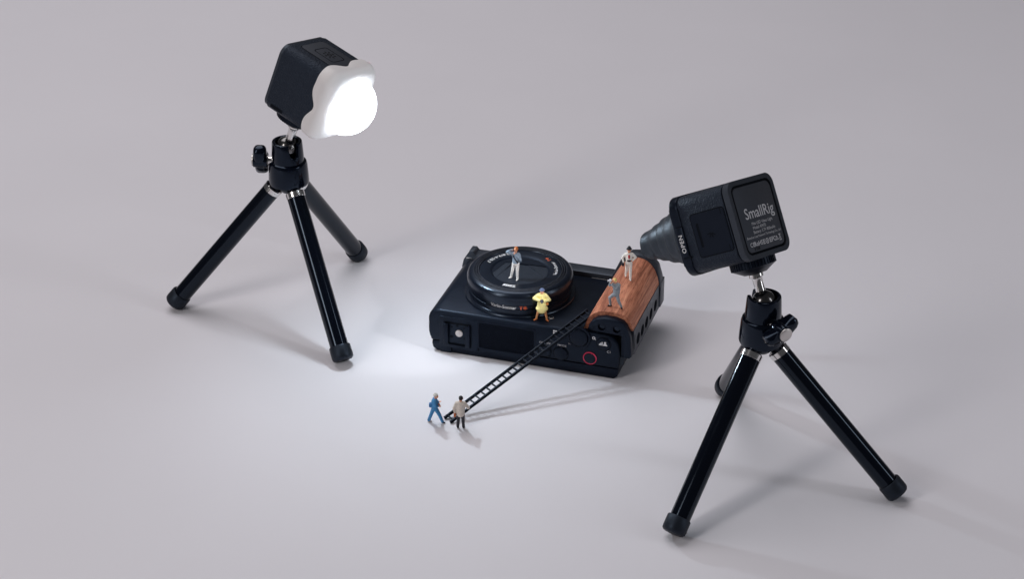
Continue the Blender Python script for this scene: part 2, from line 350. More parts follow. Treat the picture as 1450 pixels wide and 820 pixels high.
    for st, sz, fn, bo, tr in (('Vario-Sonnar', 2.7, on_ring(R_(22), 19.4), .03, 1.05), ('1.8-2.8/9.4-25.7', 2.75, on_ring(R_(141), 19.4), .05, 1.15), ('ZEISS', 3.0, on_ring(R_(-91), 18.7, False), .10, 1.0)):
        obj('ring_lettering', text(st, sz, fn, bold=bo, track=tr), 'white', ln, smooth=False)
    fn = on_ring(R_(55), 19.4); obj('ring_lettering', star(fn, 1.2, 0, .95, .2, text('T', 2.7, lambda x, y: fn(x-.8, y), bold=.04)), 'orange', ln, smooth=False)
    def on_side(a0, r, z): return lambda x, y: Vector((cx+r*math.cos(a0+x/r), cy+r*math.sin(a0+x/r), z+y))
    a = R_(-92)
    obj('barrel_lettering', text('Vario-Sonnar', 2.7, on_side(a, 27.62, H+4.95), bold=.03), 'white', ln, smooth=False)
    fs = on_side(a+.385, 27.63, H+4.95); obj('barrel_lettering', star(fs, 1.35, 0, 1.05, .25, text('T', 3.0, lambda x, y: fs(x-.9, y), bold=.08)), 'orange', ln, smooth=False)

    # cage with wooden grip
    cg = obj('cage', prism([(112.2, 13.4), (112.2, 28.2), (6, 28.2), (3, 26), (3, 16), (6, 13)], 60.3, 69.0, 'xzy', bev=.7), 'cage', t)
    # end cap with the two screw pits, facing the viewer
    cap = [(87.3, 27.0), (88.2, 30.6), (89.8, 32.8), (92.5, 34.6), (96.5, 35.9), (102.3, 35.8), (106.1, 34.6), (108.2, 32.2), (109.6, 29.2), (110.8, 26.2), (111.6, 15.4), (110.6, 14.2), (105.9, 14.0), (105.75, 26.4), (98, 26.7)]
    obj('end_cap', plate(cap, [circ(94.9, 29.8, 2.0), circ(103.0, 29.6, 2.0)], 1.6, 4.6, 'xzy'), 'plastic', cg, smooth=False)
    for x in (94.9, 103.0): obj('screw', rod((x, 2.4, 29.7), (x, 4.4, 29.7), 1.7, seg=18, bev=.2), 'gloss', cg)
    rim_o = [(88.0, 29.6), (89.6, 33.0), (92.3, 34.9), (96.5, 36.1), (102.3, 36.0), (106.3, 34.8), (108.4, 32.4), (109.8, 29.4), (110.9, 26.4), (111.65, 15.2), (110.6, 14.0), (107.6, 13.9)]
    rim_i = [(107.9, 16), (108.3, 26.6), (107.4, 29.0), (106.2, 31.0), (104.8, 32.4), (102.0, 33.4), (96.8, 33.5), (93.4, 32.5), (91.6, 31.2), (90.4, 29.2)]
    obj('cap_rim', prism(rim_o+rim_i, .2, 4.65, 'xzy', bev=.5), 'body', cg)
    obj('inner_rib', prism([(89.5, 27.2), (91.2, 31.0), (95.5, 33.0), (102.5, 33.0), (106.0, 31.0), (107.2, 28.0), (106.8, 26.8)], 4.4, 4.68, 'xzy'), 'hole', cg, smooth=False)
    # side plate with five round holes and a slot at each end
    hs = [circ(y, 19.1, 3.35, 24) for y in (14.5, 23.3, 32.3, 41.6, 51.4)]
    side = [(4.8, 29.0), (4.8, 15.2), (6.0, 13.8), (9, 13.2), (67.8, 12.8), (69.3, 14.2), (69.3, 27.0), (56, 28.2)]
    obj('side_plate', plate(side, hs+[rrect(1.2, 9.2, .5, 3, 7.0, 20.8), rrect(1.6, 10.2, .6, 3, 63.0, 20.2)], 108.9, 111.6, 'yzx'), 'cage', cg, smooth=False)
    obj('thumb_rest', box((105.9, 6.5, 11.4), (3.0, 10, 5.2), .4), 'rubber', t)
    rg = new()
    for i in range(5): box((104.4+.62*i, 1.35, 11.4), (.3, .5, 4.6), bm=rg)
    obj('thumb_rest_ridges', rg, 'cage', t)
    # far arch of the cage
    arch_o = [(84.5, 28), (89, 38.5), (94.5, 43.6), (100, 44.4), (105.5, 42.4), (109.7, 37.8), (111.7, 31), (112.3, 25), (112.3, 13.5), (106.3, 13.5), (106.3, 27.8)]
    obj('arch', prism(arch_o, 59.2, 66.5, 'xzy', bev=.9, seg=2), 'cage', cg)
    # strap lug at the left end
    lg = prism([(-2.6, 19.5), (-1.4, 24.6), (1.2, 27.8), (2.0, 30.4), (4.6, 30.6), (5.2, 28.4), (9.0, 27.8), (9.0, 19.5)], 60.6, 67.5, 'xzy', bev=.5)
    lu = obj('strap_lug', lg, 'cage', cg)
    obj('lug_pin', box((2.2, 60.2, 26.2), (3.4, .7, .5), .15), 'chrome', lu)
    obj('lug_screw', rod((12.0, 63.5, 28.0), (12.0, 63.5, 28.8), 1.5, seg=20, bev=.2), 'chrome', cg)
    # body label line beside the grip
    obj('seam_line', box((78.3, 59.0, H+.02), (9.6, .35, .12)), 'steel', t, smooth=False)
    # wood: section swept from the near to the far end
    Nn = [(84.4, 25.9), (85.8, 30), (87.9, 34.2), (91.8, 36.9), (96.5, 38.1), (102, 38.1), (106.5, 37.1), (109.2, 34.4), (110.7, 31.2), (111.4, 28.9)]
    Ff = [(85.4, 25.9), (87.6, 32), (90.5, 37.2), (94.5, 41.2), (99, 42.7), (104.3, 41.4), (108.1, 37.6), (110.2, 33), (111.0, 29.8), (111.3, 28.0)]
    def cr(p, k):
        out = []
        for i in range(len(p)-1):
            a, b, c, d = p[max(i-1, 0)], p[i], p[i+1], p[min(i+2, len(p)-1)]
            for j in range(k):
                u = j/k; out.append(tuple(.5*(2*b[q]+(c[q]-a[q])*u+(2*a[q]-5*b[q]+4*c[q]-d[q])*u*u+(3*b[q]-a[q]-3*c[q]+d[q])*u**3) for q in (0, 1)))
        return out+[p[-1]]
    nn, ff = cr(Nn, 4), cr(Ff, 4)
    g = new(); rows = []
    for s in [i/14 for i in range(15)]:
        rows.append([g.verts.new((a[0]+(b[0]-a[0])*s, 4.2+55.1*s, a[1]+(b[1]-a[1])*s + .5*math.sin(math.pi*s))) for a, b in zip(nn, ff)])
    for i in range(14):
        for j in range(len(nn)-1): g.faces.new((rows[i][j], rows[i][j+1], rows[i+1][j+1], rows[i+1][j]))
    g.faces.new(rows[0]); g.faces.new(rows[-1][::-1])
    for i in range(14): g.faces.new((rows[i][0], rows[i+1][0], rows[i+1][-1], rows[i][-1]))
    obj('wooden_grip', g, 'wood', t, sharp=40)
    return t
build_camera()

# ------------------------------------------------------------------ small tripods
def tripod(label, hub, feet, knob_dir, slot_dir, Z, wing_a, ball_h=23.0):
    hub = Vector(hub); t = thing('mini_tripod', label, 'tripod', (hub.x, hub.y, 0), None, 'small black tabletop tripods')
    hz = hub.z; b0 = hz+1.6
    col = lathe([(0, b0+.4), (9.8, b0), (10.7, b0+.5), (11.0, b0+1.6), (10.75, b0+6), (10.35, b0+11.6), (9.9, b0+13.0), (9.1, b0+13.7), (8.75, b0+13.8), (8.7, b0+14.4), (0, b0+14.5)], 64)
    obj('collar', col, 'gloss', t, sharp=30)
    # cup with a slot in its wall
    cu = new(); n = 72; ri, ro = 6.3, 8.7; z0, z1 = b0+14.2, b0+25.2
    sd = math.atan2(slot_dir[1], slot_dir[0])
    def ztop(a):
        d = (a-sd+math.pi) % (2*math.pi)-math.pi; wdt = .36
        if abs(d) < wdt: return z0+3.2+ (z1-z0-3.2)*(1-math.sqrt(max(0, 1-(abs(d)/wdt)**2)))*.55
        return z1
    prof = []
    for i in range(n):
        a = 2*math.pi*i/n; zt = ztop(a); ca, sa = math.cos(a), math.sin(a); tp = ro-.55*(zt-z0)/(z1-z0)
        prof.append([cu.verts.new((r*ca, r*sa, z)) for r, z in ((ro, z0), (ro-.02, z0+.2*(zt-z0)), (tp, zt-.7), (tp-.2, zt-.2), (tp-.7, zt), (ri+.4, zt), (ri, zt-.3), (ri, z0+1.0))])
    for i in range(n):
        a, b = prof[i], prof[(i+1) % n]
        for k in range(7): cu.faces.new((a[k], b[k], b[k+1], a[k+1]))
    obj('cup', cu, 'gloss', t, sharp=40)
    # ball, stem and wheel lean with the lamp they carry
    bz = hz+ball_h; ball = Vector((0, 0, bz)); Z = Vector(Z).normalized()
    bm = lathe([(6.1*math.sin(math.pi*i/16), -6.1*math.cos(math.pi*i/16)) for i in range(17)], 40, Mx=Matrix.Translation(ball))
    st = obj('ball', bm, 'darksteel', t)
    F = frame_z(ball, Z)
    obj('stem', lathe([(2.55, 4.5), (2.35, 7.5), (2.45, 11.5), (2.9, 12.2), (3.5, 12.6), (3.5, 14.0), (2.6, 14.3), (2.6, 15.5), (0, 15.5)], 32, Mx=F), 'chrome', st)
    wh = lathe([(0, 14.3), (5.5, 14.3), (8.6, 16.2), (10.7, 17.4), (10.7, 21.0), (10.2, 21.6), (0, 21.6)], 64, Mx=F)
    for i in range(44):
        a = 2*math.pi*i/44; box((10.75*math.cos(a), 10.75*math.sin(a), 19.2), (.75, .75, 3.5), .12, 1, bm=wh, Mx=F @ Matrix.Translation((10.75*math.cos(a), 10.75*math.sin(a), 0)) @ Matrix.Rotation(a, 4, 'Z') @ Matrix.Translation((-10.75*math.cos(a), -10.75*math.sin(a), 0)))
    obj('lock_wheel', wh, 'plastic', t)
    obj('mount_screw', rod(F @ Vector((0, 0, 21.0)), F @ Vector((0, 0, 23.4)), 2.4, seg=20), 'steel', t)
    # wing screw
    kd = Vector((knob_dir[0], knob_dir[1], 0)).normalized(); kz = hz+14.9
    K = frame_z(Vector((0, 0, kz))+kd*6.2, kd, (0, 0, 1))
    ks = lathe([(0, -1), (3.2, -1), (3.2, 2.0), (2.3, 2.2), (2.3, 4.2), (3.0, 4.4), (3.0, 5.2), (0, 5.2)], 28, Mx=K)
    obj('screw_shaft', ks, 'chrome', t)
    kb = lathe([(0, 4.6), (3.9, 4.6), (4.3, 5.2), (4.2, 10.0), (3.9, 12.4), (3.5, 12.6), (0, 12.6)], 36, Mx=K)
    wing = [(-9.4, 1.2), (-8.6, 3.2), (-6.4, 3.6), (-3.0, 3.3), (3.0, 3.3), (6.4, 3.6), (8.6, 3.2), (9.4, 1.2), (9.2, -1.0), (7.4, -2.8), (3.4, -3.8), (-3.4, -3.8), (-7.4, -2.8), (-9.2, -1.0)]
    prism([(a, b) for a, b in wing], 4.9, 12.0, 'xyz', bev=2.3, seg=4, bm=kb, Mx=K @ Matrix.Rotation(R_(wing_a), 4, 'Z'))
    kn = obj('wing_knob', kb, 'gloss', t, sharp=40)
    obj('knob_cap', lathe([(0, 13.45), (2.7, 13.4), (3.3, 13.1), (3.4, 12.3), (2.6, 12.1)], 28, Mx=K), 'steel', kn)
    # legs
    obj('leg_hub', lathe([(0, b0-5), (4.6, b0-4.6), (6.6, b0-2.4), (7.4, b0+.2), (0, b0+.2)], 36), 'gloss', t)
    for f in feet:
        f = Vector((f[0]-hub.x, f[1]-hub.y, 0)); d2 = Vector((f.x, f.y, 0)).normalized()
        top = d2*8.4 + Vector((0, 0, hz-1.2)); low = f + Vector((0, 0, 4.3)); ax = (low-top).normalized()
        L = (low-top).length
        F = frame_z(top, ax)
        lg = obj('leg', lathe([(0, 1.0), (4.9, 1.0), (4.95, 2.6), (4.95, L-4.5), (0, L-4.5)], 48, Mx=F), 'leg', t)
        obj('leg_ring', lathe([(0, -.8), (4.7, -.8), (5.2, -.3), (5.2, 2.4), (4.9, 2.6)], 40, Mx=F), 'chrome', lg)
        obj('knuckle', box((0, 0, -2.2), (3.4, 6.0, 4.4), .8, Mx=F), 'gloss', lg)
        ft = lathe([(0, L+2.4), (4.0, L+2.35), (5.0, L+2.0), (5.7, L+1.2), (5.85, L-.2), (5.8, L-5.4), (5.45, L-5.9), (4.97, L-5.9)], 40, Mx=F)
        zmin = min(v.co.z for v in ft.verts)
        fo = obj('rubber_foot', ft, 'rubber', lg, sharp=40)
        fo.location.z = -zmin*S      # the rim of the cap stands on the paper
    return t
LX, LZv = Vector((.7697, -.5771, -.2729)), Vector((.3342, .0001, .9425))
RX, RZv = Vector((-.7229, .4879, -.4892)), Vector((-.2711, .451, .8504))
HL, HR = Vector((-120.9, -71.4, 76.4)), Vector((119.0, -231.5, 70.0))
tripod('small black tabletop tripod carrying the lamp with the lit white dome', HL, [(-187.6, -71.6), (-90.4, -132.6), (-89.8, -14.0)], (-1, .05), (.55, -.83), LZv, 68)
tripod('small black tabletop tripod carrying the lamp with the charcoal snoot', HR, [(111.1, -163.8), (184.3, -259.7), (75.9, -291.0)], (.47, -.88), (-.85, .5), RZv, 28)

# ------------------------------------------------------------------ little cube lamps
def basis(ctr, X, Z):
    X = X.normalized(); Y = Z.cross(X).normalized(); Zz = X.cross(Y)
    return Matrix(((X.x, Y.x, Zz.x, ctr.x*S), (X.y, Y.y, Zz.y, ctr.y*S), (X.z, Y.z, Zz.z, ctr.z*S), (0, 0, 0, 1)))
def lamp(label, ctr, X, Z, seam=True):
    t = thing('video_light', label, 'lamp', (0, 0, 0)); t.matrix_world = basis(ctr, X, Z) @ Matrix.Scale(1.045, 4)
    h = 36.0
    obj('housing', prism(rrect(h, h, 5.0, 8), -13.0 if seam else -15.2, 13.5, 'yzx', bev=.5), 'leather', t, sharp=30)
    obj('back_seam', prism(rrect(h-1.6, h-1.6, 4.5, 8), -14.2, -12.8, 'yzx'), 'hole', t)
    bf = obj('back_frame', plate(rrect(h+(.6 if seam else -.9), h+(.6 if seam else -.9), 5.2, 8), [rrect(h-4.0, h-4.0, 3.6, 8)], -17.0, -13.9 if seam else -15.0, 'yzx'), 'cage', t, sharp=30)
    obj('back_groove', prism(rrect(h-3.2, h-3.2, 3.8, 8), -15.4, -14.6, 'yzx'), 'hole', bf)
    obj('back_panel', prism(rrect(h-6.2, h-6.2, 2.8, 8), -16.9, -15.3, 'yzx', bev=.3), 'panel', t, sharp=30)
    obj('front_bezel', prism(rrect(h+1.0, h+1.0, 5.6, 8), 12.2, 17.0, 'yzx', bev=.8, seg=3), 'plastic', t, sharp=30)
    obj('front_window', prism(rrect(h-4, h-4, 3.6, 6), 16.8, 17.15, 'yzx'), 'white', t)
    # control pad with a sun sign on the top face
    pd = obj('control_pad', prism(rrect(23.5, 18.5, 2.6, 5, -.4, 0), h/2-.1, h/2+.28, 'xyz', bev=.12), 'panel', t)
    gv = plate(rrect(24.4, 19.4, 3.0, 5, -.4, 0), [rrect(23.5, 18.5, 2.6, 5, -.4, 0)], h/2-.1, h/2+.04, 'xyz'); obj('pad_groove', gv, 'hole', pd, smooth=False)
    gv = plate(rrect(13.6, 10.4, 1.8, 5, 0, 0), [rrect(12.5, 9.3, 1.5, 5, 0, 0)], h/2+.2, h/2+.31, 'xyz'); obj('button_groove', gv, 'hole', pd, smooth=False)
    sun = plate(circ(0, 0, 1.35, 18), [circ(0, 0, .75, 16)], h/2+.28, h/2+.34, 'xyz')
    for k in range(8):
        box((0, 0, 0), (1.35, .65, .1), Mx=Matrix.Rotation(2*math.pi*k/8, 4, 'Z') @ Matrix.Translation((2.75, 0, h/2+.31)), bm=sun)
    obj('sun_sign', sun, 'darkprint', pd, smooth=False)
    # battery door on one side
    y0 = h/2
    dr = obj('battery_door', plate(rrect(18.6, 19.4, 1.4, 4, -2.6, -1.2), [rrect(1.4, 11.4, .6, 3, 4.0, -1.2)], y0-.1, y0+.22, 'xzy'), 'plastic', t)
    obj('door_groove', plate(rrect(19.7, 20.5, 1.8, 4, -2.6, -1.2), [rrect(18.6, 19.4, 1.4, 4, -2.6, -1.2)], y0-.1, y0+.03, 'xzy'), 'hole', dr, smooth=False)
    obj('finger_slot', box((4.0, y0+.02, -1.2), (1.8, .1, 12)), 'hole', dr, smooth=False)
    em = new()
    for k in range(4): box((0, 0, 0), (2.0, .08, .55), Mx=Matrix.Translation((-2.4, y0+.25, -1.2)) @ Matrix.Rotation(math.pi*k/4+.2, 4, 'Y') @ Matrix.Translation((1.3, 0, 0)), bm=em)
    obj('door_emblem', em, 'hole', dr, smooth=False)
    for z in (7.2, -9.6): obj('door_notch', box((-10.2, y0+.12, z), (.4, .3, 2.6)), 'hole', dr, smooth=False)
    # slot by the lower back corner of the other side
    obj('side_slot', prism(rrect(8.0, 1.7, .5, 3, -8.2, -h/2+3.6), -y0-.06, -y0+.3, 'xzy'), 'hole', t, smooth=False)
    # opening tab with its word on the bezel
    yb = (h+1)/2
    tb = obj('bezel_tab', box((14.5, yb+.12, -2.2), (4.2, .5, 13.2), .2), 'plastic', t)
    obj('tab_lettering', text('OPEN', 3.1, lambda x, y: Vector((14.2+y, yb+.40, -3.0+x)), bold=.03, track=1.1), 'white', tb, smooth=False)
    obj('tab_notch', box((13.6, yb+.02, -9.6), (4.4, .5, .7)), 'hole', tb, smooth=False); obj('tab_notch', box((13.8, yb+.02, 4.9), (3.0, .5, .6)), 'hole', tb, smooth=False)
    # writing on the back
    def bk(cy, cz): return lambda x, y: Vector((-16.95, -(cy+x), cz+y))
    W = text('SmallRig', 7.0, bk(1.2, 2.1), bold=.05, track=1.0)
    for i, (s, sz, cx) in enumerate((('Mini LED Video Light', 1.95, 1.3), ('Model: RM75', 1.95, -1.7), ('Battery: 3.7V 800mAh', 1.95, 1.4), ('Shenzhen Leqi Network Technology Co., Ltd', 1.5, .2))):
        text(s, sz, bk(cx, -2.5-i*1.95), W)
    text('CE', 2.7, bk(-10.8, -11.6), W, bold=.03, track=1.15); text('RoHS', 2.9, bk(-5.9, -11.6), W, bold=.05); text('FC', 2.9, bk(6.6, -11.6), W, bold=.06)
    def bp(a, b): return (-a, b)
    for cx in (-1.4, 3.9):                                              # two small square marks
        for dz in (-.75, .1, .95): box((-16.95, -cx, -11.65+dz), (.06, 1.7, .42), bm=W)
        box((-16.95, -cx+.4, -11.6), (.06, .35, 2.0), bm=W)
    plate(circ(-1.2, -11.6, 1.25, 20), [circ(-1.2, -11.6, .9, 18)], -16.98, -16.92, 'yzx', bm=W); box((-16.95, -1.2, -11.6), (.06, .45, 1.0), bm=W)
    plate([(-9.0-1.3, -12.5), (-9.0+1.3, -12.5), (-9.0, -10.4)], [[(-9.0-.7, -12.2), (-9.0+.7, -12.2), (-9.0, -11.0)]], -16.98, -16.92, 'yzx', bm=W)
    for s in (-1, 1): box((0, 0, 0), (.06, .3, 2.5), Mx=Matrix.Translation((-16.95, -11.7, -11.3)) @ Matrix.Rotation(R_(28)*s, 4, 'X'), bm=W)
    box((-16.95, -11.7, -10.3), (.06, 1.6, .3), bm=W); box((-16.95, -11.7, -12.9), (.06, 1.6, .4), bm=W)
    obj('back_lettering', W, 'greyprint', t, smooth=False)
    K = new()
    for yy, ww in ((9.6, .6), (8.2, .5), (7.2, .5), (6.2, .7)): box((-16.93, yy, -13.6), (.06, ww, 1.5), bm=K)
    obj('back_code', K, 'darkprint', t, smooth=False)
    return t
def fit(hub, X, Z, a, b): return hub + Vector((0, 0, 23)) + Z.normalized()*a + X.normalized()*b
CL = fit(HL, LX, LZv, 41.2, 6.6); CRt = fit(HR, RX, RZv, 40.0, 7.1)
l1 = lamp('cube lamp glowing through a white silicone dome', CL, LX, LZv, False)
l2 = lamp('cube lamp with a stepped charcoal snoot and white writing on its back', CRt, RX, RZv)

def even(p, n):
    q = np.array(p+[p[0]]); L = np.r_[0, np.cumsum(np.linalg.norm(np.diff(q, axis=0), axis=1))]
    u = np.linspace(0, L[-1], n, endpoint=False); return list(zip(np.interp(u, L, q[:, 0]), np.interp(u, L, q[:, 1])))
def dome(t):
    # silicone sleeve gripping the front of the lamp, its rear edge scalloped
    g = new(); n = 96; base = even(rrect(37.2, 37.2, 6.0, 11), 144); out = even(rrect(39.4, 39.4, 7.0, 11), 144); n = len(base)
    def xe(y, z):
        p = y if abs(z) > abs(y) else z
        return 9.8 + 3.2*math.exp(-((p+1.5)/4.6)**2) - 0.5*math.exp(-((abs(p+1.5)-9.5)/3.5)**2)
    cols = []
    for (a, b), (c, d) in zip(base, out):
        e = xe(c, d)
        pr = [(e+.1, a, b), (e, a+(c-a)*.5, b+(d-b)*.5), (e+.25, c*.975, d*.975), (e+.9, c*.982, d*.982), (14.4, c, d), (15.6, c*.985, d*.985), (17.6, c*.95, d*.95), (19.2, c*.895, d*.895), (20.2, c*.82, d*.82), (20.5, c*.72, d*.72), (20.5, c*.5, d*.5)]
        cols.append([g.verts.new(p) for p in pr])
    for i in range(n):
        a, b = cols[i], cols[(i+1) % n]
        for k in range(10): g.faces.new((a[k], b[k], b[k+1], a[k+1]))
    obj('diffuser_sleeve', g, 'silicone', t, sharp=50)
    r = 15.9; pr = [(r*math.cos(math.pi/2*i/20), r*math.sin(math.pi/2*i/20)) for i in range(21)]
    d = lathe([(r+.6, -.6), (r+.25, .2)]+[(max(a, 0), b+.6) for a, b in pr[:-1]]+[(0, r+.6)], 64, Mx=frame_z((17.4, 0, 0), (1, 0, 0)))
    obj('diffuser_dome', d, 'dome', t)
    l = bpy.data.lights.new('dome_light', 'AREA'); l.shape = 'DISK'; l.size = 0.011; l.energy = 0.112; l.color = (0.80, 0.92, 1.0)
    o = bpy.data.objects.new('dome_light', l); C.objects.link(o); o.parent = t
    o.matrix_local = frame_z(Vector((35.0, 0, -5.0))*S, (-.95, 0, .31))
dome(l1)
def snoot(t):
    F = frame_z((17.0, 0, 0), (1, 0, 0))
    pr = [(16.6, -.3), (16.6, 2.2), (16.0, 3.0), (14.2, 5.0), (13.0, 8.5), (12.7, 11.0), (12.3, 11.5), (11.9, 12.0), (11.3, 14.5), (11.0, 16.6), (10.6, 17.2), (9.9, 17.7), (9.2, 20.6), (8.8, 22.6), (8.4, 23.2), (7.9, 23.6), (7.1, 27.4), (6.7, 29.8), (6.3, 30.8), (5.7, 31.1), (5.3, 30.8), (5.4, 29.6), (5.5, 24.6), (0, 24.6)]
    s = obj('snoot', lathe(pr, 72, Mx=F), 'snoot', t, sharp=40)
    obj('snoot_lens', rod((17+24.7, 0, 0), (17+25.1, 0, 0), 5.0, seg=32), 'lampface', s)
    l = bpy.data.lights.new('snoot_beam', 'SPOT'); l.energy = 0.24; l.spot_size = R_(34); l.spot_blend = 0.4; l.shadow_soft_size = 0.0022; l.color = (0.96, 0.98, 1.0)
    o = bpy.data.objects.new('snoot_beam', l); C.objects.link(o); o.parent = t
    o.matrix_local = frame_z(Vector((17+30.4, 0, 0))*S, (-1, 0, 0))
snoot(l2)

# ------------------------------------------------------------------ ladder
def ladder():
    A = Vector((-33.0, -189.8, 0)); Bp = B2W((78.2, -1.2, H+1.15)); d = (Bp-A); L = d.length; d.normalize()
    s = Vector((d.y, -d.x, 0)).normalized(); n = d.cross(s)
    if n.z < 0: n = -n
    t = thing('ladder', 'long thin black miniature ladder leaning from the paper onto the camera', 'ladder', A)
    Mx = Matrix(((d.x, s.x, n.x, 0), (d.y, s.y, n.y, 0), (d.z, s.z, n.z, 0), (0, 0, 0, 1)))
    tot = L*1.18; Wd = 5.2
    for k in (-1, 1):
        b = box((tot/2, k*Wd/2, .7), (tot, .85, .5), .12, 1); box((tot/2, k*Wd/2, -.5), (tot, .95, .5), .12, 1, bm=b); box((tot/2, k*Wd/2, .1), (tot, .5, 1.5), bm=b)
        obj('rail', merge(new(), b, Mx), 'ladder', t)
    nr = 27
    me = None
    for i in range(nr):
        x = 2.2 + i*(tot-4.0)/(nr-1)
        if me is None:
            r = obj('rung', merge(new(), box((0, 0, .1), (.85, Wd-.3, .85), .2, 1), Mx), 'ladder', t); me = r.data; r.location = d*x*S
        else:
            r = bpy.data.objects.new('rung', me); C.objects.link(r); r.parent = t; r.location = d*x*S
    zl = min((Mx @ Vector((0, k*Wd/2, -.75))).z for k in (-1, 1)); t.location.z = -zl*S
ladder()

# ------------------------------------------------------------------ hand-painted miniature people
PAINT = {}
def paint(rgb, rough=0.55):
    k = (rgb, rough)
    if k not in PAINT: PAINT[k] = mat('model paint %d %d %d' % rgb, lin(rgb), rough, spec=0.35, var=0.14, varscale=1400, bump=('noise', 3000, 0.3, 0.0001))
    return PAINT[k]
class Fig:
    def __init__(s): s.p = []
    def cap(s, a, b, r0, r1, m): s.p.append(('c', np.array(a, float), np.array(b, float), r0, r1, m)); return s
    def ell(s, c, r, m): s.p.append(('e', np.array(c, float), np.array(r, float) if not np.isscalar(r) else np.array([r]*3, float), 0, 0, m)); return s
    def mesh(s, voxel=.15):
        bm = new()
        for k, a, b, r0, r1, m in s.p:
            if k == 'c':
                L = float(np.linalg.norm(b-a)); pr = []
                for i in range(7): pr.append((r0*math.sin(math.pi/2*i/6), -r0*math.cos(math.pi/2*i/6)))
                for i in range(7): pr.append((r1*math.cos(math.pi/2*i/6), L+r1*math.sin(math.pi/2*i/6)))
                pr[0] = (0, -r0); pr[-1] = (0, L+r1)
                lathe(pr, 14, bm=bm, Mx=frame_z(Vector(a), Vector(b-a)))
            else:
                t = new(); bmesh.ops.create_uvsphere(t, u_segments=16, v_segments=12, radius=1.0)
                merge(bm, t, Matrix.Translation(Vector(a)) @ Matrix.Diagonal((*b, 1)))
        me = bpy.data.meshes.new('f'); bmesh.ops.recalc_face_normals(bm, faces=bm.faces); bm.to_mesh(me); bm.free()
        o = bpy.data.objects.new('f', me); C.objects.link(o)
        rm = o.modifiers.new('r', 'REMESH'); rm.mode = 'VOXEL'; rm.voxel_size = voxel
        sm = o.modifiers.new('s', 'SMOOTH'); sm.iterations = 2; sm.factor = .5
        res = bpy.data.meshes.new_from_object(o.evaluated_get(bpy.context.evaluated_depsgraph_get()))
        bpy.data.objects.remove(o); bpy.data.meshes.remove(me)
        nf = len(res.polygons); ctr = np.empty(nf*3); res.polygons.foreach_get('center', ctr); ctr = ctr.reshape(-1, 3)
        D = []; mats = []
        for k, a, b, r0, r1, m in s.p:
            if k == 'c':
                ab = b-a; h = np.clip((ctr-a) @ ab/max(ab @ ab, 1e-9), 0, 1); D.append(np.linalg.norm(ctr-a-h[:, None]*ab, axis=1)-(r0+(r1-r0)*h))
            else:
                q = (ctr-a)/b; l = np.linalg.norm(q, axis=1); l2 = np.linalg.norm(q/b, axis=1)+1e-9; D.append(l*(l-1)/l2)
            if m not in mats: mats.append(m)
        idx = np.argmin(np.stack(D), axis=0); mi = np.array([mats.index(p[5]) for p in s.p])[idx]
        for m in mats: res.materials.append(paint(m))
        res.polygons.foreach_set('material_index', mi.astype(np.int32)); res.polygons.foreach_set('use_smooth', [True]*nf)
        res.transform(Matrix.Scale(S, 4)); res.update()
        return res
SKIN = (224, 160, 128)
def V(*a): return np.array(a, float)
def hand(f, p, d, col=SKIN, side=1):
    d = V(*d); d = d/np.linalg.norm(d); sd = np.cross(d, V(0, 0, 1)); n = np.linalg.norm(sd); sd = sd/n if n > .1 else V(1, 0, 0)
    p = V(*p); f.ell(p, (.48, .48, .48), col)
    for k, L in ((-.36, .62), (-.12, .78), (.12, .74), (.36, .58)):
        f.cap(p+sd*k*.8+d*.2, p+sd*k+d*(.35+L*.6), .19, .16, col)
    f.cap(p+sd*side*.35, p+sd*side*.7+d*.4, .19, .16, col)
def head(f, h, fd, hair, skin=SKIN, r=1.12, hat=None):
    h = V(*h); fd = V(*fd); fd = fd/np.linalg.norm(fd); sd = np.cross(fd, V(0, 0, 1)); sd /= np.linalg.norm(sd)
    f.ell(h, (r*.92, r*.98, r*1.22), skin)
    f.ell(h+fd*.62+V(0, 0, -.62), (.55, .55, .5), skin)                      # jaw
    f.cap(h+fd*1.0+V(0, 0, .1), h+fd*1.2+V(0, 0, -.2), .15, .2, skin)         # nose
    for k in (-1, 1):
        f.ell(h+fd*.98+sd*.38*k+V(0, 0, .15), .15, (70, 50, 45)); f.ell(h+sd*.98*k+V(0, 0, -.1), (.22, .22, .34), skin)
    f.cap(h+fd*1.0+sd*.2+V(0, 0, -.6), h+fd*1.0-sd*.2+V(0, 0, -.6), .1, .1, (180, 90, 80))
    if hair:
        f.ell(h-fd*.28+V(0, 0, .32), (r*1.0, r*1.05, r*1.1), hair)
    if hat:
        f.ell(h+V(0, 0, .95), (1.15, 1.15, .75), hat); f.ell(h+V(0, 0, .55), (1.6, 1.6, .22), hat)
def leg(f, hip, knee, ank, toe, col, shoe, r=(1.12, .82, .62)):
    f.cap(hip, knee, r[0], r[1], col); f.cap(knee, ank, r[1], r[2], col)
    a = V(*ank); t = V(*toe); dz = .42
    f.cap((a[0], a[1], a[2]-.15), (a[0], a[1], a[2]-.3), .55, .55, shoe); f.cap((a[0]-t[0]*.3, a[1]-t[1]*.3, a[2]-.45), (a[0]+t[0]*1.35, a[1]+t[1]*1.35, a[2]-.5), .5, .42, shoe)
def arm(f, sh, el, ha, col, r=(.85, .68, .52), skin=SKIN, hd=None, side=1):
    f.cap(sh, el, r[0], r[1], col); f.cap(el, ha, r[1], r[2], col)
    sh, el, ha = V(*sh), V(*el), V(*ha); d = ha-el if hd is None else V(*hd); d = d/np.linalg.norm(d)
    hand(f, ha+d*.55, d, skin, side)
